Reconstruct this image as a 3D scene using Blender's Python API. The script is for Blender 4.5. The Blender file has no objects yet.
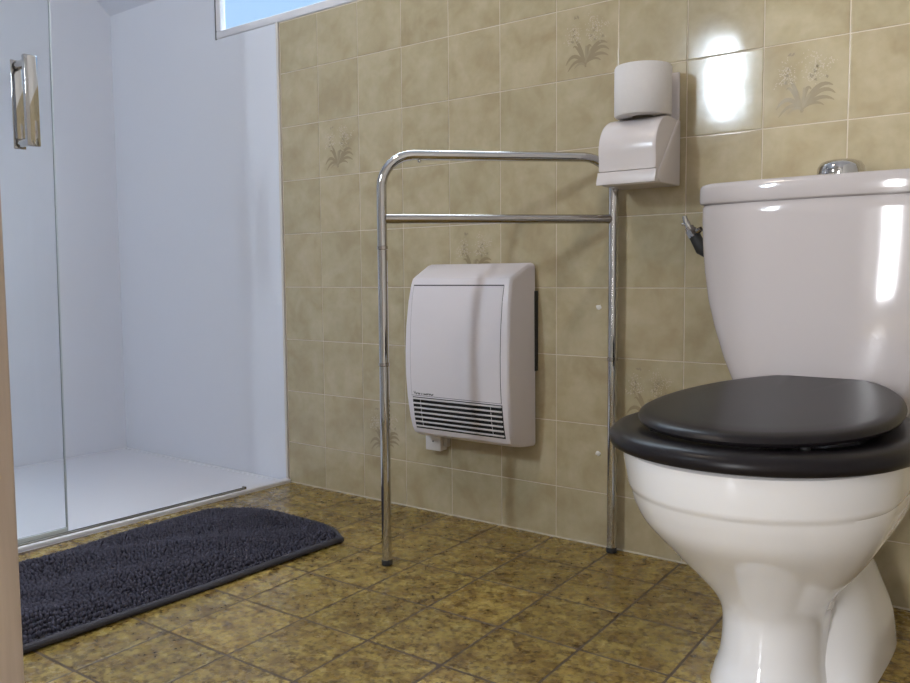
import bpy, bmesh, math, random
import numpy as np
from mathutils import Vector, Matrix, Euler

random.seed(7)
S = bpy.context.scene
COL = S.collection
PI = math.pi

# ------------------------------------------------------------------ materials
def new_mat(name):
    m = bpy.data.materials.new(name); m.use_nodes = True
    nt = m.node_tree; b = nt.nodes['Principled BSDF']
    return m, nt, b

def plain(name, col, rough=.5, metal=0., coat=0., spec=None, bump=None, ior=None):
    m, nt, b = new_mat(name)
    b.inputs['Base Color'].default_value = (*col, 1)
    b.inputs['Roughness'].default_value = rough
    b.inputs['Metallic'].default_value = metal
    b.inputs['Coat Weight'].default_value = coat
    b.inputs['Coat Roughness'].default_value = .05
    if spec is not None: b.inputs['Specular IOR Level'].default_value = spec
    if bump:
        sc, st = bump
        tc = nt.nodes.new('ShaderNodeTexCoord'); n = nt.nodes.new('ShaderNodeTexNoise'); bp = nt.nodes.new('ShaderNodeBump')
        n.inputs['Scale'].default_value = sc; n.inputs['Detail'].default_value = 4
        bp.inputs['Strength'].default_value = st; bp.inputs['Distance'].default_value = .002
        nt.links.new(tc.outputs['Object'], n.inputs['Vector']); nt.links.new(n.outputs['Fac'], bp.inputs['Height'])
        nt.links.new(bp.outputs['Normal'], b.inputs['Normal'])
    return m

def noise(nt, vec, scale, detail=4, rough=.5, dist=0.):
    n = nt.nodes.new('ShaderNodeTexNoise'); n.inputs['Scale'].default_value = scale
    n.inputs['Detail'].default_value = detail; n.inputs['Roughness'].default_value = rough; n.inputs['Distortion'].default_value = dist
    nt.links.new(vec, n.inputs['Vector']); return n.outputs['Fac']

def ramp(nt, fac, stops):
    r = nt.nodes.new('ShaderNodeValToRGB'); e = r.color_ramp.elements
    while len(e) < len(stops): e.new(.5)
    for k, (p, c) in enumerate(stops): e[k].position = p; e[k].color = (*c, 1)
    nt.links.new(fac, r.inputs['Fac']); return r.outputs['Color']

def mix(nt, fac, a, b, mode='MIX'):
    m = nt.nodes.new('ShaderNodeMix'); m.data_type = 'RGBA'; m.blend_type = mode
    for s, v in ((0, fac), (6, a), (7, b)):
        if isinstance(v, (int, float)): m.inputs[s].default_value = v
        elif isinstance(v, tuple): m.inputs[s].default_value = (*v, 1)
        else: nt.links.new(v, m.inputs[s])
    return m.outputs[2]

def bump_to(nt, b, fac, strength, dist=.002):
    bp = nt.nodes.new('ShaderNodeBump'); bp.inputs['Strength'].default_value = strength; bp.inputs['Distance'].default_value = dist
    nt.links.new(fac, bp.inputs['Height']); nt.links.new(bp.outputs['Normal'], b.inputs['Normal'])

def mat_wall_tile():
    m, nt, b = new_mat('wall_tile_glaze')
    tc = nt.nodes.new('ShaderNodeTexCoord'); v = tc.outputs['Object']
    at = nt.nodes.new('ShaderNodeAttribute'); at.attribute_name = 'tile_rand'
    # shift the cloud pattern per tile
    add = nt.nodes.new('ShaderNodeVectorMath'); add.operation = 'ADD'
    sc = nt.nodes.new('ShaderNodeVectorMath'); sc.operation = 'SCALE'; sc.inputs['Scale'].default_value = 40
    nt.links.new(at.outputs['Color'], sc.inputs[0]); nt.links.new(v, add.inputs[0]); nt.links.new(sc.outputs[0], add.inputs[1])
    vv = add.outputs[0]
    c1 = ramp(nt, noise(nt, vv, 13, 3, .55, .4), [(.3, WT[0]), (.5, WT[1]), (.7, WT[2])])
    c2 = ramp(nt, noise(nt, vv, 60, 3, .6), [(.35, (.96, .96, .96)), (.65, (1.02, 1.02, 1.02))])
    c = mix(nt, 1., c1, c2, 'MULTIPLY')
    sp = nt.nodes.new('ShaderNodeSeparateColor'); nt.links.new(at.outputs['Color'], sp.inputs[0])
    t = ramp(nt, sp.outputs[0], [(0., (.965, .97, .955)), (1., (1.02, 1.01, 1.0))])
    c = mix(nt, 1., c, t, 'MULTIPLY')
    nt.links.new(c, b.inputs['Base Color'])
    b.inputs['Roughness'].default_value = .10
    bump_to(nt, b, noise(nt, vv, 22, 2), .10, .002)
    return m
WT = [(.425, .345, .21), (.485, .41, .262), (.54, .465, .31)]

def mat_floor_tile():
    m, nt, b = new_mat('floor_tile_glaze')
    tc = nt.nodes.new('ShaderNodeTexCoord'); v = tc.outputs['Object']
    at = nt.nodes.new('ShaderNodeAttribute'); at.attribute_name = 'tile_rand'
    add = nt.nodes.new('ShaderNodeVectorMath'); add.operation = 'ADD'
    sc = nt.nodes.new('ShaderNodeVectorMath'); sc.operation = 'SCALE'; sc.inputs['Scale'].default_value = 40
    nt.links.new(at.outputs['Color'], sc.inputs[0]); nt.links.new(v, add.inputs[0]); nt.links.new(sc.outputs[0], add.inputs[1])
    vv = add.outputs[0]
    base = ramp(nt, noise(nt, vv, 30, 6, .65, .2), [(.30, (.15, .085, .022)), (.44, (.28, .185, .050)), (.58, (.42, .31, .090)), (.75, (.50, .39, .135))])
    spots = ramp(nt, noise(nt, vv, 95, 6, .65, .2), [(.39, (.24, .18, .12)), (.53, (1, 1, 1))])
    c = mix(nt, .82, base, spots, 'MULTIPLY')
    sp = nt.nodes.new('ShaderNodeSeparateColor'); nt.links.new(at.outputs['Color'], sp.inputs[0])
    t = ramp(nt, sp.outputs[0], [(0., (.85, .84, .82)), (1., (1.12, 1.1, 1.08))])
    c = mix(nt, 1., c, t, 'MULTIPLY')
    nt.links.new(c, b.inputs['Base Color'])
    r = ramp(nt, noise(nt, vv, 50, 3), [(.3, (.18,) * 3), (.7, (.34,) * 3)])
    nt.links.new(r, b.inputs['Roughness'])
    bump_to(nt, b, noise(nt, vv, 70, 4), .25, .0015)
    return m

def mat_wood():
    m, nt, b = new_mat('beige_wood_grain')
    tc = nt.nodes.new('ShaderNodeTexCoord'); mp = nt.nodes.new('ShaderNodeMapping')
    mp.inputs['Scale'].default_value = (30, 30, 1.2); nt.links.new(tc.outputs['Object'], mp.inputs['Vector'])
    c = ramp(nt, noise(nt, mp.outputs[0], 3, 6, .6, .5), [(.3, (.50, .40, .325)), (.7, (.66, .55, .46))])
    kn = ramp(nt, noise(nt, tc.outputs['Object'], 28, 2), [(.22, (.45, .4, .35)), (.27, (1, 1, 1))])
    nt.links.new(mix(nt, 1., c, kn, 'MULTIPLY'), b.inputs['Base Color']); b.inputs['Roughness'].default_value = .55
    return m

def mat_glass(name, tint, refl=1.0):
    m = bpy.data.materials.new(name); m.use_nodes = True; nt = m.node_tree; nt.nodes.clear()
    out = nt.nodes.new('ShaderNodeOutputMaterial'); mx = nt.nodes.new('ShaderNodeMixShader')
    tr = nt.nodes.new('ShaderNodeBsdfTransparent'); gl = nt.nodes.new('ShaderNodeBsdfGlossy'); fr = nt.nodes.new('ShaderNodeFresnel')
    tr.inputs['Color'].default_value = (*tint, 1); gl.inputs['Roughness'].default_value = .02; ge = nt.nodes.new('ShaderNodeNewGeometry'); mp = nt.nodes.new('ShaderNodeMapRange')
    mp.inputs['To Min'].default_value = 1.27; mp.inputs['To Max'].default_value = 1 / 1.27
    nt.links.new(ge.outputs['Backfacing'], mp.inputs['Value']); nt.links.new(mp.outputs[0], fr.inputs['IOR'])
    nt.links.new(fr.outputs[0], mx.inputs[0]); nt.links.new(tr.outputs[0], mx.inputs[1]); nt.links.new(gl.outputs[0], mx.inputs[2])
    nt.links.new(mx.outputs[0], out.inputs['Surface']); return m

def mat_emit(name, col, st):
    m, nt, b = new_mat(name)
    b.inputs['Base Color'].default_value = (*col, 1); b.inputs['Emission Color'].default_value = (*col, 1); b.inputs['Emission Strength'].default_value = st
    return m

M = {}
M['tile'] = mat_wall_tile(); M['ftile'] = mat_floor_tile(); M['wood'] = mat_wood()
M['grout'] = plain('pale_grout', (.70, .62, .50), .85)
M['fgrout'] = plain('brown_grout', (.10, .07, .048), .9)
M['leaf'] = plain('ochre_leaf_print', (.33, .265, .16), .2)
M['leafpale'] = plain('pale_leaf_print', (.38, .315, .20), .2)
M['dot'] = plain('cream_flower_print', (.60, .52, .38), .3)
M['dotdark'] = plain('brown_flower_print', (.30, .245, .15), .3)
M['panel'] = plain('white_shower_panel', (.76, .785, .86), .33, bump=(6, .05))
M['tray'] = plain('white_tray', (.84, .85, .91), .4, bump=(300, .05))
M['plaster'] = plain('white_plaster', (.78, .77, .75), .85, bump=(120, .5))
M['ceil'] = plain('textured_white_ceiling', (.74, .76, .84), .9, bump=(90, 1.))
M['trim'] = plain('off_white_trim', (.70, .66, .62), .45)
M['frame'] = plain('white_window_frame', (.78, .77, .80), .4)
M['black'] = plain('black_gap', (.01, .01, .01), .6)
M['seat'] = plain('black_seat_lacquer', (.012, .010, .011), .32, spec=.17)
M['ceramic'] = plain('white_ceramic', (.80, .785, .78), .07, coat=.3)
M['cistern'] = plain('shaded_ceramic_tank', (.52, .475, .465), .08, coat=.3)  # white ceramic darkened, with the dimmer light on the tank in its colour
M['chrome'] = plain('chrome', (.58, .57, .56), .06, 1.)
M['satin'] = plain('worn_chrome', (.46, .43, .40), .12, 1.)
M['rubber'] = plain('black_rubber', (.02, .02, .02), .6)
M['heater'] = plain('white_heater_plastic', (.80, .75, .78), .38)
M['slat'] = plain('grey_white_slat', (.70, .66, .66), .4)
M['plastic'] = plain('white_plastic', (.76, .70, .69), .22)
M['box'] = plain('white_box_plastic', (.74, .69, .66), .35)
M['paper'] = plain('toilet_paper', (.80, .765, .75), .95, bump=(160, .8))
M['card'] = plain('grey_cardboard', (.45, .38, .30), .9)
M['mat'] = plain('charcoal_chenille', (.060, .057, .080), .9, spec=.25)
M['hem'] = plain('charcoal_hem', (.055, .053, .066), .85, bump=(400, .6))
M['glass'] = mat_glass('clear_glass', (.975, .985, .99))
M['wglass'] = mat_glass('window_glass', (.98, .98, .98))
M['glassedge'] = plain('glass_edge', (.62, .68, .72), .15)
M['aluminium'] = plain('dull_aluminium', (.42, .41, .39), .3, 1.)
M['caulk'] = plain('cream_sealant', (.58, .52, .41), .6)
M['filler'] = plain('white_filler', (.80, .77, .72), .9)
M['lamp'] = mat_emit('lamp_diffuser', (1, .85, .68), 47.)
M['logo'] = plain('dark_logo', (.06, .055, .06), .5)

# ------------------------------------------------------------------ mesh helpers
class MB:
    def __init__(s): s.v = []; s.f = []; s.m = []; s.s = []
    def face(s, idx, m=0, smooth=False): s.f.append(tuple(idx)); s.m.append(m); s.s.append(smooth)
    def vert(s, p): s.v.append(tuple(p)); return len(s.v) - 1
    def box(s, a, b, m=0):
        x0, y0, z0 = a; x1, y1, z1 = b
        i = [s.vert(p) for p in ((x0,y0,z0),(x1,y0,z0),(x1,y1,z0),(x0,y1,z0),(x0,y0,z1),(x1,y0,z1),(x1,y1,z1),(x0,y1,z1))]
        for q in ((3,2,1,0),(4,5,6,7),(0,1,5,4),(1,2,6,5),(2,3,7,6),(3,0,4,7)): s.face([i[k] for k in q], m)
    def bbox(s, a, b, r=.003, m=0, seg=3):           # box with rounded edges
        bm = bmesh.new(); bmesh.ops.create_cube(bm, size=1)
        c = [(a[k] + b[k]) / 2 for k in range(3)]; d = [b[k] - a[k] for k in range(3)]
        for v in bm.verts: v.co = Vector([c[k] + v.co[k] * d[k] for k in range(3)])
        bmesh.ops.bevel(bm, geom=bm.edges[:], offset=r, segments=seg, affect='EDGES', profile=.5)
        s.add_bm(bm, m)
    def add_bm(s, bm, m=0, smooth=True):
        o = len(s.v); bm.verts.ensure_lookup_table()
        for v in bm.verts: s.v.append(tuple(v.co))
        for f in bm.faces: s.face([o + v.index for v in f.verts], m, smooth)
        bm.free()
    def loft(s, rings, m=0, cap0=True, cap1=True, close=False, smooth=True):
        n = len(rings[0]); o = len(s.v)
        for r in rings:
            for p in r: s.v.append(tuple(p))
        R = len(rings)
        for k in range(R if close else R - 1):
            a = o + k * n; b = o + ((k + 1) % R) * n
            for i in range(n):
                j = (i + 1) % n; s.face((a + i, a + j, b + j, b + i), m, smooth)
        if not close:
            if cap0: s.face([o + i for i in range(n)][::-1], m, smooth)
            if cap1: s.face([o + (R - 1) * n + i for i in range(n)], m, smooth)
    def tube(s, pts, r, n=16, m=0, cap=True):
        pts = [Vector(p) for p in pts]; rs = r if isinstance(r, (list, tuple)) else [r] * len(pts)
        t0 = (pts[1] - pts[0]).normalized(); u = t0.orthogonal().normalized(); rings = []
        for k, p in enumerate(pts):
            if k == 0: t = t0
            elif k == len(pts) - 1: t = (pts[k] - pts[k-1]).normalized()
            else: t = ((pts[k] - pts[k-1]).normalized() + (pts[k+1] - pts[k]).normalized()).normalized()
            u = (u - t * u.dot(t)).normalized(); w = t.cross(u)
            rings.append([p + (u * math.cos(2*PI*i/n) + w * math.sin(2*PI*i/n)) * rs[k] for i in range(n)])
        s.loft(rings, m, cap, cap)
    def lathe(s, prof, c, axis='z', n=32, m=0, cap0=True, cap1=True):
        rings = []
        for r, h in prof:
            ring = []
            for i in range(n):
                a = 2*PI*i/n; x, y = r*math.cos(a), r*math.sin(a)
                p = {'z': (x, y, h), 'y': (x, h, -y), 'x': (h, x, y)}[axis]
                ring.append((c[0]+p[0], c[1]+p[1], c[2]+p[2]))
            rings.append(ring)
        s.loft(rings, m, cap0, cap1)
    def build(s, name, mats, parent=None, angle=35, smooth=True):
        me = bpy.data.meshes.new(name); me.from_pydata(s.v, [], s.f); me.update()
        for mt in (mats if isinstance(mats, (list, tuple)) else [mats]): me.materials.append(mt)
        me.polygons.foreach_set('material_index', s.m)
        me.polygons.foreach_set('use_smooth', [True] * len(s.f) if smooth else [False] * len(s.f))
        bm = bmesh.new(); bm.from_mesh(me); bmesh.ops.recalc_face_normals(bm, faces=bm.faces[:]); bm.to_mesh(me); bm.free()
        if smooth: me.set_sharp_from_angle(angle=math.radians(angle))
        o = bpy.data.objects.new(name, me); COL.objects.link(o)
        if parent is not None:
            o.parent = parent; o.matrix_parent_inverse = parent.matrix_world.inverted()
        return o

def tag(o, label=None, cat=None, group=None, kind=None):
    if label: o['label'] = label
    if cat: o['category'] = cat
    if group: o['group'] = group
    if kind: o['kind'] = kind
    return o
def struct(o): o['kind'] = 'structure'; return o
def thing(name, loc, label, cat, group=None):
    o = bpy.data.objects.new(name, None); COL.objects.link(o); o.location = loc; o.empty_display_size = .05
    bpy.context.view_layer.update()
    return tag(o, label, cat, group)

# ------------------------------------------------------------------ room shell
XL, XR, YF, ZC = -1.0, 2.2, -2.3, 2.2
ZS = 1.483                      # where the sloped ceiling meets the back wall
WX0, WX1, WZ0, WZ1 = -.430, .75, 1.312, 2.02
PX = -.155                      # tile / shower-panel boundary

# ---- tiled surfaces: one mesh, each tile with its own rounded edge and a tiny tilt
def tile_quad(mb, rand, P, cols, inset=.0011, h=.0007, tilt=.00022):
    """P: four corners in order, as Vectors; h along normal N"""
    N = (P[1] - P[0]).cross(P[3] - P[0]).normalized(); c = sum(P, Vector()) / 4
    n0 = len(mb.f)
    r = [random.uniform(-tilt, tilt) for _ in range(3)]
    ux = (P[1] - P[0]).normalized(); uy = N.cross(ux); hw = (P[1] - P[0]).length / 2; hh = (P[3] - P[0]).length / 2
    def lift(p, z): d = p - c; return p + N * (z + r[0] * d.dot(ux) / hw + r[1] * d.dot(uy) / hh)
    def inn(p, d): q = c - p; sx = math.copysign(d, q.dot(ux)); sy = math.copysign(d, q.dot(uy)); return p + ux * sx + uy * sy
    rings = []
    for d, z in ((0, -.0004), (.0002, h * .55), (inset * .55, h * .9), (inset * 1.3, h)):
        rings.append([mb.vert(lift(inn(p, d), z)) for p in P])
    for a, b in zip(rings, rings[1:]):
        for k in range(4): mb.face((a[k], a[(k+1) % 4], b[(k+1) % 4], b[k]), 0)
    mb.face(rings[-1], 0)
    rr = (random.random(), random.random(), random.random())
    cols.extend([rr] * (len(mb.f) - n0))
    return lambda u, v, k=0: c + ux * u * hw + uy * v * hh + N * (h + .00022 + .00005 * k + r[0] * u + r[1] * v)

def set_rand(o, cols):
    me = o.data; a = me.color_attributes.new('tile_rand', 'FLOAT_COLOR', 'CORNER')
    buf = []
    for p in me.polygons:
        c = cols[p.index] if p.index < len(cols) else (.5, .5, .5)
        buf.extend([*c, 1] * p.loop_total)
    a.data.foreach_set('color', buf)

def leaf(mb, cols, at, pts, w, m, k_=0):
    n = len(pts); L = []; Rr = []
    for k, (x, y) in enumerate(pts):
        a = pts[max(k-1, 0)]; b = pts[min(k+1, n-1)]; dx, dy = b[0]-a[0], b[1]-a[1]; l = math.hypot(dx, dy)
        ww = w * math.sin(PI * (.12 + .86 * k / (n-1)) ) ** .8 + .004
        L.append(mb.vert(at(x - dy/l*ww, y + dx/l*ww, k_))); Rr.append(mb.vert(at(x + dy/l*ww, y - dx/l*ww, k_)))
    for k in range(n-1):
        mb.face((Rr[k], Rr[k+1], L[k+1], L[k]), m); cols.append((.5, .5, .5))

def decor(mb, cols, at):
    def arc(x0, y0, hx, hy, x1, y1, n=9):
        return [((1-t)**2*x0 + 2*t*(1-t)*hx + t*t*x1, (1-t)**2*y0 + 2*t*(1-t)*hy + t*t*y1) for t in [i/(n-1) for i in range(n)]]
    bx, by = -.04, -.66
    for k_, (hx, hy, x1, y1, w, m) in enumerate(((-.22, -.05, -.36, .10, .05, 2), (-.36, .08, -.44, -.12, .03, 2), (-.40, -.10, -.68, -.58, .05, 2), (-.30, -.32, -.62, -.78, .04, 2), (-.2, -.5, -.40, -.72, .03, 3),
                              (.02, .05, .16, -.18, .045, 2), (.30, .10, .66, -.14, .055, 2), (.40, .00, .72, -.34, .05, 2), (.36, -.25, .70, -.50, .045, 2), (.28, -.42, .46, -.60, .03, 2), (.0, -.1, -.02, -.12, .03, 3), (.16, -.2, .12, -.3, .03, 3))):
        leaf(mb, cols, at, arc(bx + random.uniform(-.02, .02), by + .012 * k_ - .06, hx, hy, x1, y1), w * 1.0, m, k_)
    def dab(x, y, s, m):
        a = random.uniform(0, PI)
        i = [mb.vert(at(x + s*math.cos(a + k*PI/2)*(1 if k % 2 else .55), y + s*math.sin(a + k*PI/2)*(1 if k % 2 else .55), 13)) for k in range(4)]
        mb.face(i, m); cols.append((.5, .5, .5))
    for (cx, cy, sx, sy, n) in ((-.42, .30, .20, .24, 75), (-.30, .12, .14, .12, 25), (.30, .34, .24, .26, 95), (.16, .10, .14, .10, 30), (.62, .40, .12, .1, 14), (-.62, .05, .12, .1, 14), (.18, .66, .12, .10, 14)):
        for _ in range(n): dab(random.gauss(cx, sx*.55), random.gauss(cy, sy*.55), random.uniform(.013, .026), 4)
    for (cx, cy) in ((-.36, .72), (-.28, .73), (-.42, .36), (-.40, .22), (-.46, .06), (.16, .14), (.30, .36), (.24, .26), (.52, .08), (.28, .02)):
        for _ in range(3): dab(cx + random.uniform(-.03, .03), cy + random.uniform(-.03, .03), random.uniform(.03, .05), 5)

# back wall
mb = MB(); cols = []
T = .15; g = .0009
DECOR = {(5, 6), (8, 5), (0, 5), (3, 3), (1, 0), (6, 1)}
zrow = lambda j: .119 + T * j
for i in range(-4, 15):
    for j in range(-1, 8):
        x0, x1 = max(i * T, PX + .003), min((i + 1) * T, XR); z0, z1 = max(zrow(j), .001), min(zrow(j + 1), WZ0 - .003)
        if x1 - x0 < .01 or z1 - z0 < .01: continue
        P = [Vector((x0 + g, 0, z0 + g)), Vector((x1 - g, 0, z0 + g)), Vector((x1 - g, 0, z1 - g)), Vector((x0 + g, 0, z1 - g))]
        at = tile_quad(mb, None, P, cols)
        if (i, j) in DECOR: decor(mb, cols, at)
nt_ = len(mb.f)
mb.box((PX, .0004, 0), (XR, .02, WZ0), 1)
mb.box((XL, .0004, 0), (PX, .02, WZ0), 6)
mb.box((XL, .0004, WZ0), (WX0 - .003, .02, ZC), 6)
mb.box((WX1 + .003, .0004, WZ0), (XR, .02, ZC), 6)
mb.box((WX0 - .003, .0004, WZ1 + .003), (WX1 + .003, .02, ZC), 6)
cols += [(.5, .5, .5)] * (len(mb.f) - nt_)
o = struct(mb.build('wall_back', [M['tile'], M['grout'], M['leaf'], M['leafpale'], M['dot'], M['dotdark'], M['plaster']], smooth=False)); set_rand(o, cols)

# floor: square tiles in a slightly turned grid
mb = MB(); cols = []
O = Vector((.743, .0195, 0)); U = Vector((.1533, .0025, 0)); V = Vector((.0110, -.1708, 0))
for a in range(-8, 12):
    for b in range(-2, 24):
        P = [O + U*a + V*b, O + U*(a+1) + V*b, O + U*(a+1) + V*(b+1), O + U*a + V*(b+1)]
        cx = (P[0] + P[2]) / 2
        if cx.x < -.28 or cx.y > .1 or cx.y < -3.5 or cx.x > 2.45: continue
        P = [q + ((cx - q).normalized() * .0031) for q in P]
        P = [Vector((max(min(q.x, 2.5), -.141), min(q.y, 0), 0)) for q in P]
        if (P[1] - P[0]).length < .01 or (P[3] - P[0]).length < .01: continue
        tile_quad(mb, None, [P[3], P[2], P[1], P[0]], cols, inset=.0013, h=.0007, tilt=.0003)
nt_ = len(mb.f)
mb.box((XL, -3.6, -.05), (2.5, .06, .0002), 1)
cols += [(.5, .5, .5)] * (len(mb.f) - nt_)
o = struct(mb.build('floor', [M['ftile'], M['fgrout']], smooth=False)); set_rand(o, cols)

mb = MB(); mb.tube([(PX + .004, -.0012, .0012), (XR - .002, -.0012, .0012)], .0024, 8)
struct(mb.build('baseboard_back', M['caulk']))

# white shower wall lining + corner trim
mb = MB()
mb.box((XL, -.004, .0), (WX0 - .0058, .0, ZS + .02))
mb.box((WX0 - .0058, -.004, .0), (PX - .004, .0, WZ0 - .002))
mb.box((WX0 - .0058, -.0016, WZ0 - .002), (WX0 - .0005, .0, ZS + .02), 1)  # black strip painting the shade of the gap beside the window frame
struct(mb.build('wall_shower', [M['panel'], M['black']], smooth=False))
mb = MB(); mb.bbox((PX - .006, -.007, .0), (PX + .003, .0, WZ0), .002)
struct(mb.build('trim_1', M['trim']))
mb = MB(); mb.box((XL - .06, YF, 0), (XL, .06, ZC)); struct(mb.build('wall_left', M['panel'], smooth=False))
mb = MB(); mb.box((XR, YF, 0), (XR + .06, .06, ZC)); struct(mb.build('wall_right', M['plaster'], smooth=False))

# front wall with a small window and the doorway
FX0, FX1, FZ0, FZ1 = .16, .34, 1.32, 1.70
DX0, DX1, DZ = 1.25, 2.10, 2.04
mb = MB(); a, b = YF - .08, YF
mb.box((XL, a, 0), (FX0, b, ZC)); mb.box((FX0, a, 0), (FX1, b, FZ0)); mb.box((FX0, a, FZ1), (FX1, b, ZC))
mb.box((FX1, a, 0), (DX0, b, ZC)); mb.box((DX0, a, DZ), (DX1, b, ZC)); mb.box((DX1, a, 0), (XR, b, ZC))
struct(mb.build('wall_front', M['plaster'], smooth=False))

# ceiling: flat, with the roof slope over the shower corner
mb = MB(); yS = -(ZC - ZS) / .84
mb.box((XL, YF, ZC), (XR, .06, ZC + .06))
SX = WX0 - .012
v = [mb.vert(p) for p in ((XL, 0, ZS), (SX, 0, ZS), (SX, yS, ZC), (XL, yS, ZC), (XL, 0, ZC), (SX, 0, ZC))]
for q in ((0, 3, 2, 1), (0, 1, 5, 4), (0, 4, 3), (1, 2, 5), (4, 5, 2, 3)): mb.face([v[k] for k in q])
struct(mb.build('ceiling', M['ceil'], smooth=False))

# hall beyond the doorway
mb = MB()
mb.box((.9, -3.6, 0), (.96, YF - .08, ZC)); mb.box((2.44, -3.6, 0), (2.5, YF - .08, ZC))
HX0, HX1, HZ0, HZ1 = 1.34, 1.60, .12, 1.5
mb.box((.96, -3.6, 0), (HX0, -3.54, ZC)); mb.box((HX1, -3.6, 0), (2.44, -3.54, ZC)); mb.box((HX0, -3.6, 0), (HX1, -3.54, HZ0)); mb.box((HX0, -3.6, HZ1), (HX1, -3.54, ZC))
struct(mb.build('wall_hall', M['plaster'], smooth=False))
mb = MB(); mb.box((.9, -3.6, ZC), (2.5, YF, ZC + .06)); struct(mb.build('ceiling_hall', M['plaster'], smooth=False))

def window(name, x0, x1, z0, z1, y0, y1, fw, mullion=False):
    f = MB()
    for A, B in (((x0, y0, z0), (x1, y1, z0 + fw)), ((x0, y0, z1 - fw), (x1, y1, z1)), ((x0, y0, z0 + fw), (x0 + fw, y1, z1 - fw)), ((x1 - fw, y0, z0 + fw), (x1, y1, z1 - fw))): f.bbox(A, B, .003)
    if mullion: f.bbox(((x0+x1)/2 - .01, y0, z0), ((x0+x1)/2 + .01, y1, z1), .003)
    o = struct(f.build(name, M['frame']))
    p = MB(); ym = y0 + (y1 - y0) * .7; p.box((x0 + fw, ym - .002, z0 + fw), (x1 - fw, ym + .002, z1 - fw)); p.build('window_pane', M['wglass'], o, smooth=False)
    return o
window('window_1', WX0, WX1, WZ0, WZ1, -.005, .016, .022)
window('window_2', FX0 + .001, FX1 - .001, FZ0 + .001, FZ1 - .001, YF - .075, YF - .005, .02)
window('window_3', HX0 + .001, HX1 - .001, HZ0 + .001, HZ1 - .001, -3.6, -3.545, .03)

# open wooden door leaf at the left edge of the picture
mb = MB(); mb.bbox((1.2555, -2.285, .012), (1.2955, -1.45, 2.02), .0015)
door = struct(mb.build('door_1', M['wood']))
mb = MB()
for sx, x in ((1, 1.2955), (-1, 1.2555)):
    mb.lathe([(.024, 0), (.024, .006), (.010, .008), (.010, .04)], (x, -1.53, 1.02), 'x', 20) if sx > 0 else mb.lathe([(.024, 0), (.024, -.006), (.010, -.008), (.010, -.04)], (x, -1.53, 1.02), 'x', 20)
    mb.tube([(x + sx*.04, -1.53, 1.02), (x + sx*.043, -1.56, 1.02), (x + sx*.043, -1.65, 1.02)], .008)
mb.build('door_handle', M['satin'], door)
mb = MB()
for z in (.25, 1.8): mb.tube([(1.2915, -2.292, z), (1.2915, -2.292, z + .08)], .006)
mb.build('door_hinge', M['satin'], door)

# ------------------------------------------------------------------ shower
# tray
mb = MB(); x0, x1, y0, y1 = XL + .002, -.139, -1.6, -.006
LIP = .012
mb.bbox((x0, y0, -.004), (x1, y1, .0016), .001)
mb.bbox((-.166, y0, .0005), (x1, y1, LIP), .003)
mb.bbox((x0, y1 - .012, .0005), (-.166, y1, .0045), .0015)
mb.bbox((x0, y0, .0005), (x0 + .012, y1, .0045), .0015)
t = thing('shower_tray', (-.57, -.8, 0), 'white low shower tray on the floor in the far left corner', 'shower tray')
mb.build('basin', M['tray'], t)
# bottom guide rail
t = thing('guide_rail', (-.151, -.7, LIP), 'thin grey metal guide rail along the front lip of the shower tray', 'rail')
mb = MB(); mb.bbox((-.1565, -1.55, LIP + .0002), (-.1455, -.166, LIP + .0045), .001); mb.build('track', M['aluminium'], t)
mb = MB(); mb.bbox((-.1575, -.170, LIP + .0002), (-.1445, -.1635, LIP + .008), .001); mb.build('end_cap', M['satin'], t)
mb = MB(); mb.box((-.1525, -1.5, LIP + .0042), (-.1495, -.172, LIP + .0052)); mb.build('groove', M['black'], t, smooth=False)
# glass door
GY = -.672
t = thing('shower_door', (-.151, -.95, LIP + .005), 'clear glass sliding shower door standing on the guide rail', 'shower door')
mb = MB(); mb.box((-.1535, -1.5, LIP + .006), (-.1485, GY - .003, 1.98)); mb.build('glass_pane', M['glass'], t, smooth=False)
mb = MB(); mb.box((-.1536, GY - .003, LIP + .006), (-.1484, GY, 1.98)); mb.build('glass_edge', M['glassedge'], t, smooth=False)
mb = MB(); mb.bbox((-.1545, -1.5, LIP + .0055), (-.1475, GY, LIP + .016), .001); mb.build('bottom_seal', M['glassedge'], t)
for ob in t.children:
    for v in ob.data.vertices: v.co.y += .0095 * v.co.z
hd_y, hz0, hz1 = -.742, .878, 1.066
mb = MB()
mb.bbox((-.1485, hd_y - .013, hz0), (-.1445, hd_y + .013, hz1), .0015)
hp = mb.build('door_handle', M['chrome'], t)
for z in (hz0 + .012, hz1 - .012):
    m2 = MB(); m2.lathe([(.009, 0), (.009, .055)], (-.144, hd_y, z), 'x', 20)
    q = m2.build('handle_mount', M['chrome'], t)
    m2 = MB(); m2.lathe([(.0096, 0), (.0096, .003)], (-.1435, hd_y, z), 'x', 20); m2.build('mount_gasket', M['rubber'], q)
mb = MB(); mb.bbox((-.093, hd_y - .015, hz0 + .0), (-.081, hd_y + .013, hz1 + .001), .0015)
mb.build('handle_bar', M['chrome'], t)

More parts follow.
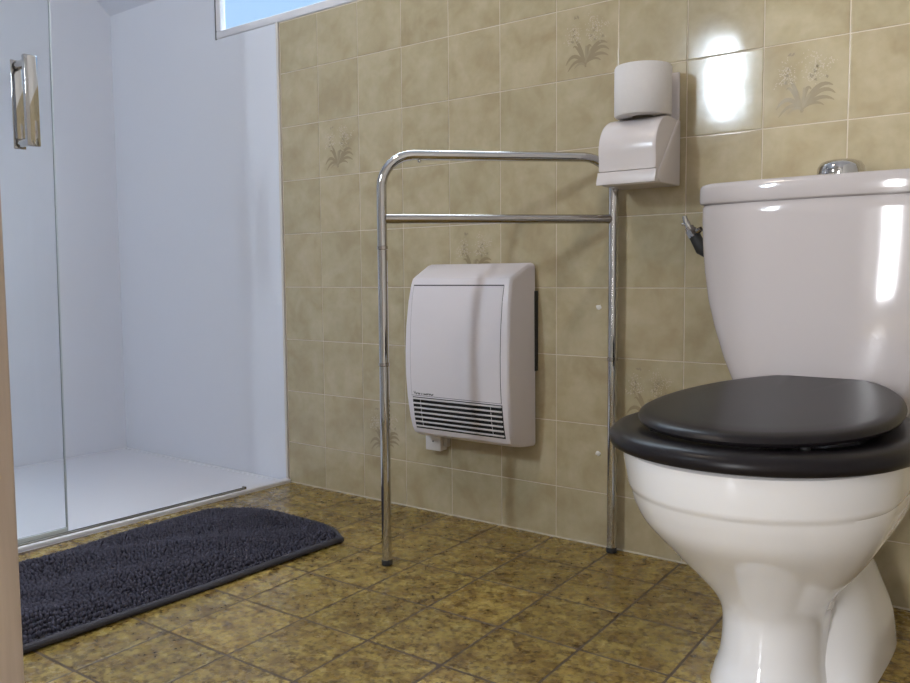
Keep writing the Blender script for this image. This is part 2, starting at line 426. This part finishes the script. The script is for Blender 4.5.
# ------------------------------------------------------------------ bath mat
t = thing('bath_mat', (.18, -.8, 0), 'dark charcoal chenille bath mat lying on the floor in front of the shower', 'bath mat')
mx0, mx1, my0, my1 = -.035, .372, -1.20, -.275
def mat_edge(s):                      # outline of the mat, clockwise from the near right corner
    return s
def far_y(x):                         # far short end: bows to the wall in the middle
    u = (x - mx0) / (mx1 - mx0)
    return my1 - .085 * max(0, (.30 - u) / .30) ** 2 - .048 * max(0, (u - .55) / .45) ** 3
def left_x(y): return mx0 - .012 + .022 * math.sin((y + .27) * 9) + .03 * max(0, (y + .45) / .18) ** 2 + .022 * math.exp(-((y + .46) / .12) ** 2)
def hgt(x, y):
    return .0045 * math.sin(x * 16 + y * 5 + 1) + .004 * math.sin(y * 14 - x * 9) + .0035 * math.sin(x * 33 - y * 21 + 2)
def zpile(x, y):
    e = min((mx1 - x), (x - left_x(y)), (far_y(x) - y), .06) / .06
    return .010 + .010 * max(0, e) ** .5 + max(0, e) * (hgt(x, y) + .004)
out = []
for k in range(46): out.append((mx1 + .010, -1.20 + (.87) * k / 45))
out.append((mx1 + .012, -.322))
for k in range(1, 25):
    x = mx1 + .012 - (mx1 + .012 - mx0) * k / 25; out.append((x, far_y(x) + .006))
for k in range(46):
    y = far_y(mx0 + .01) - (far_y(mx0 + .01) + 1.20) * k / 45; out.append((left_x(y) - .006, y))
mb = MB()
ring0 = [(x, y, .0016) for x, y in out]; cx, cy = .17, -.72
ring1 = [(x, y, .007) for x, y in out]
ring2 = [(x + (cx - x) * .06, y + (cy - y) * .03, .009) for x, y in out]
mb.loft([ring0, ring1, ring2], 0)
base = mb.build('backing', M['hem'], t)
mb = MB(); pp = [(x, y, .0085 + .0012 * math.sin(y * 11)) for x, y in out]; mb.tube(pp + [pp[0]], .0068, 10)
mb.build('hem', M['hem'], t)
ico = bmesh.new(); bmesh.ops.create_icosphere(ico, subdivisions=1, radius=1)
iv = np.array([v.co[:] for v in ico.verts]); iff = [[v.index for v in f.verts] for f in ico.faces]; ico.free()
mb = MB(); st = .0078; sx_ = .0104; rng = random.Random(3)
ny = int((my1 - my0) / st); nx = int((mx1 - mx0) / sx_) + 4
for a in range(nx):
    ph = rng.uniform(0, st)
    for b in range(ny):
        x = mx0 - .02 + a * sx_ + rng.uniform(-.0014, .0014); y = my0 + b * st + ph + rng.uniform(-.0014, .0014)
        if x > mx1 + .004 or x < left_x(y) or y > far_y(x): continue
        z = zpile(x, y) + rng.uniform(-.001, .0015)
        E_ = Euler((rng.uniform(-.3, .3) + .25, rng.uniform(-.3, .3) + .2, rng.uniform(0, 6)))
        R_ = np.array(E_.to_matrix()); s_ = np.array([.0043, .0037, .0066]) * rng.uniform(.85, 1.15)
        pts = (iv * s_) @ R_.T + np.array([x, y, z])
        o0 = len(mb.v); mb.v.extend(map(tuple, pts))
        for f in iff: mb.face([o0 + q for q in f])
mb.build('pile', M['mat'], t, angle=180)

# ------------------------------------------------------------------ folding support rail
L1 = Vector((.5660, -.371, 0)); L2 = Vector((.9035, -.0265, 0)); ZT, ZM, RT = .8400, .7130, .0102
t = thing('support_rail', (L2.x, L2.y, 0), 'chrome tubular support rail with two legs standing out from the tiled wall', 'support rail')
d = (L2 - L1).normalized(); RC = .065
pts = [L1 + Vector((0, 0, .012)), L1 + Vector((0, 0, ZT - RC))]
for k in range(1, 9):
    a = PI/2 * k / 8; pts.append(L1 + d * (RC - RC * math.cos(a)) + Vector((0, 0, ZT - RC + RC * math.sin(a))))
e = [L2 - d * (RC - RC * math.cos(PI/2 * k / 8)) + Vector((0, 0, ZT - RC + RC * math.sin(PI/2 * k / 8))) for k in range(8, -1, -1)]
pts += e + [L2 + Vector((0, 0, .012))]
mb = MB(); mb.tube(pts, RT, 20); mb.build('frame_tube', M['chrome'], t)
mb = MB(); mb.tube([L1 + Vector((0, 0, ZM)) + d * .008, L2 + Vector((0, 0, ZM)) - d * .008], .0096, 18); mb.build('crossbar', M['satin'], t)
for Lg in (L1, L2):
    for z in (.655, .419):
        if Lg is L2 and z > .6: continue
        mb = MB(); mb.lathe([(.0103, -.004), (.0113, -.003), (.0113, .003), (.0103, .004)], (Lg.x, Lg.y, z), 'z', 20, cap0=False, cap1=False); mb.build('joint_ring', M['satin'], t)
    mb = MB(); mb.lathe([(.0102, .0015), (.0114, .0022), (.0114, .011), (.0104, .013)], (Lg.x, Lg.y, 0), 'z', 20); mb.build('rubber_foot', M['rubber'], t)
q = L1 + d * (RC + .012) + Vector((0, 0, ZT - RT)); mb = MB(); mb.lathe([(.0035, .002), (.0035, -.003), (.002, -.0045)], q, 'z', 10); mb.build('screw', M['chrome'], t)

# ------------------------------------------------------------------ heater
t = thing('wall_heater', (.55, 0, .2), 'white convex electric wall heater with a dark slatted outlet hung on the tiles', 'heater')
HB0, HB1 = .406, .692
prof = [(-.010, .2055), (-.022, .206), (-.05, .2085), (-.080, .214), (-.0935, .222), (-.1005, .236), (-.107, .262), (-.113, .305), (-.117, .36), (-.1175, .42), (-.115, .48), (-.1085, .54), (-.1005, .578), (-.095, .592), (-.086, .598), (-.030, .6235), (-.022, .625), (-.010, .6255)]
def hy(z):
    P = prof[4:14]; zs = [p[1] for p in P]; return float(np.interp(z, zs, [p[0] for p in P]))
cy_, cz_ = -.045, .41
def bowx(z): return .0075 * max(0, 1 - ((z - .40) / .21) ** 2)
def sec(x, k):
    ring = []
    for y, z in prof:
        dy, dz = y - cy_, z - cz_; ring.append((x + (bowx(z) + .009 * max(0, 1 + y / .08)) * (1 if x > .55 else -1), cy_ + dy - (k if dy < -.02 else 0) * math.copysign(1, dy), cz_ + dz - k * max(-1, min(1, dz / .18))))
    return ring
mb = MB(); mb.loft([sec(HB0, .010), sec(HB0 + .0015, .005), sec(HB0 + .005, .0015), sec(HB0 + .011, 0), sec(HB1 - .011, 0), sec(HB1 - .005, .0015), sec(HB1 - .0015, .005), sec(HB1, .010)])
mb.build('casing', M['heater'], t, angle=28)
# recessed back and bracket
mb = MB(); mb.box((HB0 + .012, -.012, .38), (HB1 + .0105, -.0008, .562)); mb.build('back_box', M['rubber'], t, smooth=False)
# front panel following the curved casing
def patch(x0, x1, z0, z1, off, n=24):
    m = MB(); rows = []
    for k in range(n + 1):
        z = z0 + (z1 - z0) * k / n; rows.append(z)
    ring = lambda z, o: [(x0, hy(z) - o, z), (x1, hy(z) - o, z)]
    F = [ring(z, off) for z in rows]; B = [ring(z, -.002) for z in rows]
    m.loft([[f[0], f[1], b[1], b[0]] for f, b in zip(F, B)]); return m
PX0, PX1 = .420, .6775
patch(PX0 - .0012, PX1 + .0012, .3145, .5755, .0002).build('panel_gap', M['black'], t, angle=20)
patch(PX0, PX1, .3155, .5745, .0011).build('front_panel', M['heater'], t, angle=20)
patch(PX0 - .0007, PX1 + .0007, .5745, .5770, .00035, 3).build('panel_slot', M['black'], t, angle=20)
# outlet grille
patch(PX0 + .002, PX1 + .003, .2345, .3115, .0003, 14).build('outlet_opening', M['black'], t, angle=20)
mb = MB()
for k in range(7):
    z = .2405 + k * .0112; y = hy(z)
    mb.bbox((PX0 + .004, y - .0042, z - .0019), (PX1 + .001, y + .001, z + .0019), .0012, seg=2)
for x in (.4475, .6505):
    m0 = [(x - .0011, hy(z) - .0022, z) for z in (.238, .26, .285, .309)]
    mb.tube(m0, .0006, 6)
mb.build('outlet_grille', M['slat'], t)
# maker's lettering
def text_mesh(s, size, name, mat, parent, loc, rot, depth=.0002):
    c = bpy.data.curves.new(name, 'FONT'); c.body = s; c.size = size; c.extrude = depth; c.offset = .0006; c.space_character = 1.05
    tmp = bpy.data.objects.new('tmp', c); COL.objects.link(tmp); bpy.context.view_layer.update()
    me = bpy.data.meshes.new_from_object(tmp.evaluated_get(bpy.context.evaluated_depsgraph_get()))
    bpy.data.objects.remove(tmp)
    Mx = Matrix.Translation(loc) @ Euler(rot).to_matrix().to_4x4(); me.transform(Mx)
    me.materials.clear(); me.materials.append(mat)
    o = bpy.data.objects.new(name, me); COL.objects.link(o); o.parent = parent; o.matrix_parent_inverse = parent.matrix_world.inverted(); return o
zl = .3185; sl = math.atan2(hy(zl + .008) - hy(zl), .008)
text_mesh('APPLIMO', .0125, 'lettering', M['logo'], t, (.4345, hy(zl) - .0014, zl), (PI/2 + sl, 0, 0))
mb = MB()
for dx in (0, .0035):
    v = [mb.vert((.4265 + dx + a, hy(zl + b) - .0015, zl + b)) for a, b in ((0, .0065), (.0016, .0065), (.0042, .0005), (.0022, .0005))]; mb.face(v)
mb.build('logo_mark', M['logo'], t, smooth=False)

# junction box below the heater
t = thing('junction_box', (.415, 0, .19), 'small white square junction box with a single screw under the heater', 'junction box')
mb = MB(); mb.bbox((.393, -.020, .166), (.437, -.0007, .207), .002); mb.build('box_base', M['box'], t)
mb = MB(); mb.bbox((.391, -.031, .1655), (.4385, -.0195, .2085), .0025); mb.build('box_cover', M['box'], t)
mb = MB(); mb.lathe([(.0022, -.0315), (.0022, -.0305)], (.4155, 0, .189), 'y', 12); mb.build('screw', M['logo'], t)
mb = MB(); mb.box((.4385, -.016, .176), (.447, -.002, .1995)); mb.build('cable_entry', M['box'], t, smooth=False)

# filled drill holes
for (x, z, lab) in ((.857, .527, 'upper white filled drill hole in the tile left of the support rail leg'), (.857, .207, 'lower white filled drill hole in the tile beside the toilet')):
    bm = bmesh.new(); bmesh.ops.create_icosphere(bm, subdivisions=2, radius=1)
    for v in bm.verts:
        k = 1 + random.uniform(-.25, .25); v.co = Vector((x + v.co.x * .0062 * k, -.0012 + v.co.y * .0016, z + v.co.z * .0056 * k))
    mb = MB(); mb.add_bm(bm); tag(mb.build('filled_drill_hole', M['filler'], angle=60), lab, 'filled hole', 'filled drill holes in the wall tiles')

# ------------------------------------------------------------------ toilet paper dispenser
hx0, hx1 = .9165, 1.0385
t = thing('toilet_paper_holder', (.97, 0, .77), 'white plastic toilet paper holder with curved cover mounted on the tiled wall', 'toilet paper holder')
mb = MB(); mb.bbox((hx0 + .002, -.008, .775), (hx1 - .002, -.0007, .998), .003); mb.build('back_plate', M['plastic'], t)
# housing: side profile with a slanted front
def prism(mb, poly, x0, x1, r=.0):
    mb.loft([[(x0, y, z) for y, z in poly], [(x1, y, z) for y, z in poly]])
hp = [(-.0075, .773), (-.0075, .903), (-.018, .903), (-.112, .789), (-.108, .778), (-.098, .773)]
bm = bmesh.new()
vs = [[bm.verts.new((x, y, z)) for y, z in hp] for x in (hx0 - .001, hx1 + .0025)]
bm.faces.new(vs[0][::-1]); bm.faces.new(vs[1])
for k in range(len(hp)): bm.faces.new((vs[0][k], vs[0][(k+1) % 6], vs[1][(k+1) % 6], vs[1][k]))
bmesh.ops.recalc_face_normals(bm, faces=bm.faces[:]); bmesh.ops.bevel(bm, geom=bm.edges[:], offset=.003, segments=3, affect='EDGES', profile=.5)
mb = MB(); mb.add_bm(bm); mb.build('housing', M['plastic'], t)
# curved cover: quarter-drum from the back top over to the lip
cov = [(-.012, .9035)]
for k in range(0, 15):
    a = math.radians(88 - 100 * k / 14); cov.append((-.055 - .064 * math.cos(a), .840 + .0665 * math.sin(a)))
cov += [(-.1175, .800)]
inner = [(-.1135, .800), (-.100, .79), (-.016, .8990)]
poly = cov + inner
def csec(x, k):
    c0 = (-.06, .845); return [(x, c0[0] + (y - c0[0]) * (1 - k), c0[1] + (z - c0[1]) * (1 - k)) for y, z in poly]
mb = MB(); mb.loft([csec(hx0 - .001, .07), csec(hx0, .03), csec(hx0 + .003, .008), csec(hx0 + .007, 0), csec(hx1 - .009, 0), csec(hx1 - .004, .008), csec(hx1 - .001, .03), csec(hx1, .07)])
cv = mb.build('cover', M['plastic'], t, angle=40)
lip = [(-.1135, .799), (-.1185, .7985), (-.1245, .7775), (-.1235, .7735), (-.110, .7745)]
mb = MB(); mb.loft([[(x, y, z) for y, z in lip] for x in (hx0 - .001, hx1 + .001)]); mb.build('lip', M['plastic'], cv, angle=30)
# the spare roll on top
t = thing('toilet_paper_roll', (.987, -.067, .9065), 'white toilet paper roll standing upright on top of the holder', 'toilet paper roll')
ROT_ = .0
mb = MB(); mb.lathe([(.021, .9075), (.0535, .9075), (.0555, .910), (.0558, .955), (.0555, 1.0), (.0535, 1.0035), (.021, 1.0035)], (.987, -.067, 0), 'z', 48, cap0=False, cap1=False)
mb.build('paper', M['paper'], t, angle=50)
mb = MB(); mb.lathe([(.0212, .908), (.0212, 1.003), (.0198, 1.003), (.0198, .908), (.0212, .908)], (.987, -.067, 0), 'z', 32, cap0=False, cap1=False); mb.build('cardboard_core', M['card'], t)

# ------------------------------------------------------------------ toilet
XC = 1.36
t = thing('toilet', (XC, -.36, 0), 'white ceramic close-coupled toilet with black seat and lid against the tiled wall', 'toilet')
def ring(z, a, yf, ym, yb, nf=2., nb=2., n=120, clip=None, zfun=None, dx=0.):
    R_ = []
    for k in range(n):
        th = 2*PI*k/n; c, s = math.cos(th), math.sin(th); e = nf if s < 0 else nb
        x = XC + dx + a * math.copysign(abs(c) ** (2/e), c); q = math.copysign(abs(s) ** (2/e), s)
        y = ym + (ym - yf if s < 0 else yb - ym) * q
        if clip is not None: y = min(y, clip)
        R_.append((x, y, z + (zfun(y) if zfun else 0)))
    return R_
def interp_rings(keys, per=5, dx=0.):
    K = np.array(keys); zs = np.arange(len(K)); out = []
    def cr(p0, p1, p2, p3, u): return .5 * (2*p1 + (p2-p0)*u + (2*p0-5*p1+4*p2-p3)*u*u + (3*p1-p0-3*p2+p3)*u**3)
    for i in range(len(K) - 1):
        p0, p1, p2, p3 = K[max(i-1, 0)], K[i], K[i+1], K[min(i+2, len(K)-1)]
        for u in range(per): out.append(cr(p0, p1, p2, p3, u / per))
    out.append(K[-1]); return [ring(*r[:7], dx=dx) for r in out]
# bowl: z, half width, front y, middle y, back y, front / back exponents
keys = [(.0015, .083, -.512, -.41, -.20, 2, 2, 0), (.02, .078, -.507, -.41, -.20, 2, 2, 0), (.05, .071, -.494, -.405, -.20, 2, 2, 0), (.10, .0695, -.489, -.405, -.20, 2, 2, 0), (.13, .078, -.50, -.41, -.16, 2, 2.2, 0),
        (.16, .096, -.525, -.43, -.11, 2, 2.5, 0), (.20, .126, -.568, -.45, -.08, 2, 2.8, 0), (.25, .156, -.628, -.47, -.05, 2, 3, 0), (.28, .167, -.650, -.48, -.03, 2, 3, 0), (.2985, .171, -.660, -.48, -.03, 2, 3, 0)]
R_ = interp_rings(keys, 4)
R_ += [ring(.303, .171, -.662, -.48, -.03, 2, 3), ring(.306, .174, -.666, -.48, -.028, 2, 3), ring(.312, .1755, -.668, -.48, -.028, 2, 3), ring(.345, .179, -.677, -.48, -.028, 2, 3, dx=-.001), ring(.358, .179, -.677, -.48, -.028, 2, 3, dx=-.002), ring(.362, .174, -.671, -.48, -.03, 2, 3, dx=-.002)]
# inside of the bowl
R_ += [ring(.362, .125, -.63, -.48, -.30), ring(.34, .115, -.615, -.48, -.31), ring(.27, .09, -.575, -.47, -.33), ring(.22, .05, -.52, -.46, -.38)]
mb = MB(); mb.loft(R_)
bowl = mb.build('bowl', M['ceramic'], t, angle=40)
# rear trap foot, running from under the deck to the floor
keys = [(.0015, .113, -.425, -.28, -.05, 4, 3), (.05, .103, -.40, -.26, -.05, 3, 3), (.10, .081, -.355, -.24, -.05, 2.2, 2.6), (.15, .058, -.32, -.23, -.05, 2, 2.4), (.20, .052, -.30, -.22, -.05, 2, 2.4), (.26, .06, -.3, -.2, -.05, 2, 2.4)]
mb = MB(); mb.loft(interp_rings(keys, 5, .015)); mb.build('trap_foot', M['ceramic'], t, angle=40)
# seat bolt cap on the side
for s in (-1, 1):
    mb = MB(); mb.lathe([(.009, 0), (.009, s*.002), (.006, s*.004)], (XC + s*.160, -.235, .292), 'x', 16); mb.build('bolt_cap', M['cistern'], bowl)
# seat (a ring)
def srow(z, a, yf, yb): return ring(z, a + .0125, yf, -.48, yb, 2.05, 2.3, dx=.002)
mb = MB()
SE = [(.3645, .170, -.675, -.215), (.3645, .179, -.688, -.207), (.3675, .1852, -.697, -.200), (.375, .1875, -.700, -.198), (.383, .1855, -.697, -.2), (.3885, .179, -.689, -.207), (.3912, .168, -.676, -.213), (.391, .155, -.66, -.23), (.387, .13, -.63, -.25), (.380, .118, -.615, -.27), (.366, .118, -.615, -.27)]
mb.loft([srow(*q) for q in SE], close=True)
seat = mb.build('seat', M['seat'], t, angle=60)
for x, y in ((XC - .10, -.60), (XC + .095, -.612), (XC - .128, -.40), (XC + .128, -.40)):
    mb = MB(); mb.lathe([(.0065, .3895), (.0065, .394), (.005, .3965)], (x, y, 0), 'z', 14); mb.build('buffer', M['rubber'], seat)
# lid
zt = lambda y: -.0045 + .019 * (y + .675) / .47
def lrow(z, a, yf, yb): return ring(z, a + .0015, yf, -.47, yb + .006, 2.05, 2.0, clip=-.205, zfun=zt, dx=.006)
LE = [(.3965, .05, -.5, -.40), (.3965, .140, -.648, -.19), (.397, .1535, -.662, -.178), (.3995, .161, -.670, -.172), (.404, .1635, -.673, -.17), (.4085, .1615, -.670, -.172), (.412, .155, -.663, -.172), (.4138, .142, -.648, -.175), (.4145, .12, -.62, -.185), (.4148, .05, -.52, -.35)]
mb = MB(); mb.loft([lrow(*q) for q in LE]); lid = mb.build('lid', M['seat'], t, angle=50)
for s in (-1, 1):
    mb = MB(); mb.tube([(XC + s*.045, -.214, .402), (XC + s*.085, -.214, .402)], .011, 16); mb.lathe([(.012, .362), (.012, .368), (.008, .37), (.008, .398)], (XC + s*.065, -.212, 0), 'z', 16)
    mb.build('hinge', M['satin'], seat)
# cistern
def crow(z, hw, yf, bow=.018, r=.028, yb=-.018, n=10):
    """rounded rectangle with a bowed front, counter-clockwise"""
    pts = []; x0, x1 = XC - hw - .003, XC + hw
    for cx, cy, a0 in ((x1 - r, yb - .008, 0), (x0 + r, yb - .008, 90), (x0 + r, yf + r, 180), (x1 - r, yf + r, 270)):
        rr = r if a0 >= 180 else .008
        cxx = cx if a0 >= 180 else (x1 - .008 if a0 == 0 else x0 + .008)
        for k in range(n + 1):
            a = math.radians(a0 + 90 * k / n); pts.append([cxx + rr*math.cos(a), cy + rr*math.sin(a), z])
        if a0 == 180:
            for k in range(1, 24): pts.append([x0 + r + (x1 - x0 - 2*r) * k / 24, yf, z])
    for p in pts:
        if p[1] < -.08: p[1] -= bow * (1 - ((p[0] - XC) / hw) ** 2) * min(1, (-.08 - p[1]) / .06)
    return pts
ck = [(.3625, .118, -.170), (.366, .126, -.178), (.38, .133, -.181), (.41, .149, -.186), (.45, .164, -.190), (.50, .179, -.193), (.55, .191, -.195), (.60, .1975, -.197), (.65, .2015, -.198), (.69, .2025, -.199), (.712, .2025, -.199), (.716, .200, -.197)]
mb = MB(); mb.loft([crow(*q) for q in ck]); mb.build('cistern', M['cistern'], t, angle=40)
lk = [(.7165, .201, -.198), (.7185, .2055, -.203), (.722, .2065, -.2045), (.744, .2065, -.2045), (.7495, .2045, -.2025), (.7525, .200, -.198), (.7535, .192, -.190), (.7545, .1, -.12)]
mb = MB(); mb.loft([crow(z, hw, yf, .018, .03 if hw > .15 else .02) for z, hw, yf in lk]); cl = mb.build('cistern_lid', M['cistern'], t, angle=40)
# flush knob
kx, ky = 1.366, -.105
mb = MB(); mb.lathe([(.037, .7547), (.0378, .762), (.0365, .774), (.031, .782), (.020, .786), (.004, .787)], (kx, ky, 0), 'z', 36); kn = mb.build('flush_knob', M['chrome'], cl, angle=60)
# water inlet valve on the left side of the cistern
vy = -.10
mb = MB(); mb.tube([(1.164, vy, .634), (1.140, vy, .636), (1.1235, vy, .6445), (1.109, vy, .670)], [.0115, .0125, .0125, .0105], 16)
wv = mb.build('inlet_valve', M['rubber'], t); wv['label'] = 'small chrome water valve on a black elbow'
mb = MB(); mb.tube([(1.110, vy, .667), (1.103, vy, .6795)], .0118, 6); mb.tube([(1.104, vy, .677), (1.099, vy, .685)], .0085, 14); mb.tube([(1.108, vy, .672), (1.124, vy - .004, .681)], [.006, .005], 10); mb.build('valve_nut', M['satin'], wv)
mb = MB(); mb.tube([(1.099, vy, .684), (1.0925, vy, .696), (1.0895, vy, .706)], [.006, .0055, .0045], 12); mb.tube([(1.085, vy, .691), (1.100, vy, .694)], .0026, 8); mb.build('valve_spindle', M['chrome'], wv)

# ------------------------------------------------------------------ ceiling lamp (overhead, out of frame)
t = thing('ceiling_lamp', (.6, -1.2, ZC), 'round warm white ceiling lamp', 'lamp')
mb = MB(); mb.lathe([(.13, ZC - .001), (.13, ZC - .03), (.12, ZC - .035)], (.6, -1.2, 0), 'z', 40); mb.build('lamp_base', M['frame'], t)
mb = MB(); mb.lathe([(.115, ZC - .0355), (.11, ZC - .06), (.07, ZC - .085), (.01, ZC - .092)], (.6, -1.2, 0), 'z', 40); mb.build('lamp_shade', M['lamp'], t)

# ------------------------------------------------------------------ light
def area(name, loc, rot, sx, sy, e, col):
    l = bpy.data.lights.new(name, 'AREA'); l.shape = 'RECTANGLE'; l.size = sx; l.size_y = sy; l.energy = e; l.color = col
    o = bpy.data.objects.new(name, l); COL.objects.link(o); o.location = loc; o.rotation_euler = rot; return o
area('window_daylight', ((FX0+FX1)/2, YF - .10, (FZ0+FZ1)/2), (PI/2, 0, 0), FX1 - FX0 - .02, FZ1 - FZ0 - .02, 23., (.74, .87, 1.))
area('hall_daylight', ((HX0+HX1)/2, -3.63, (HZ0+HZ1)/2), (PI/2, 0, 0), HX1 - HX0 - .02, HZ1 - HZ0 - .02, 60., (.95, .96, 1.))
w = bpy.data.worlds.new('World'); S.world = w; w.use_nodes = True; nt = w.node_tree
bg = nt.nodes['Background']; tc = nt.nodes.new('ShaderNodeTexCoord'); sp = nt.nodes.new('ShaderNodeSeparateXYZ'); nt.links.new(tc.outputs['Generated'], sp.inputs[0])
c = ramp(nt, sp.outputs[2], [(0., (.62, .82, 1.)), (.40, (.36, .62, 1.)), (.65, (.72, .86, 1.))]); nt.links.new(c, bg.inputs['Color']); mr = nt.nodes.new('ShaderNodeMapRange'); mr.interpolation_type = 'SMOOTHSTEP'
mr.inputs['From Min'].default_value = .40; mr.inputs['From Max'].default_value = .70; mr.inputs['To Min'].default_value = 1.0; mr.inputs['To Max'].default_value = 13.0
nt.links.new(sp.outputs[2], mr.inputs['Value']); nt.links.new(mr.outputs[0], bg.inputs['Strength'])

# ------------------------------------------------------------------ camera
cam = bpy.data.cameras.new('Camera'); co = bpy.data.objects.new('Camera', cam); COL.objects.link(co); S.camera = co
cam.sensor_fit = 'HORIZONTAL'; cam.sensor_width = 36; cam.lens = 853.142 * 36 / 910; cam.clip_start = .02
R3 = Matrix.Rotation(.656142395, 3, 'Z') @ Matrix.Rotation(PI/2 - .077040406, 3, 'X') @ Matrix.Rotation(-.008440369, 3, 'Z')
co.matrix_world = Matrix.Translation((1.73549, -1.65276, .59785)) @ R3.to_4x4()
vs_ = S.view_settings; vs_.view_transform = 'Standard'; vs_.look = 'None'; vs_.exposure = 0.13; vs_.gamma = 1.0; vs_.use_curve_mapping = False
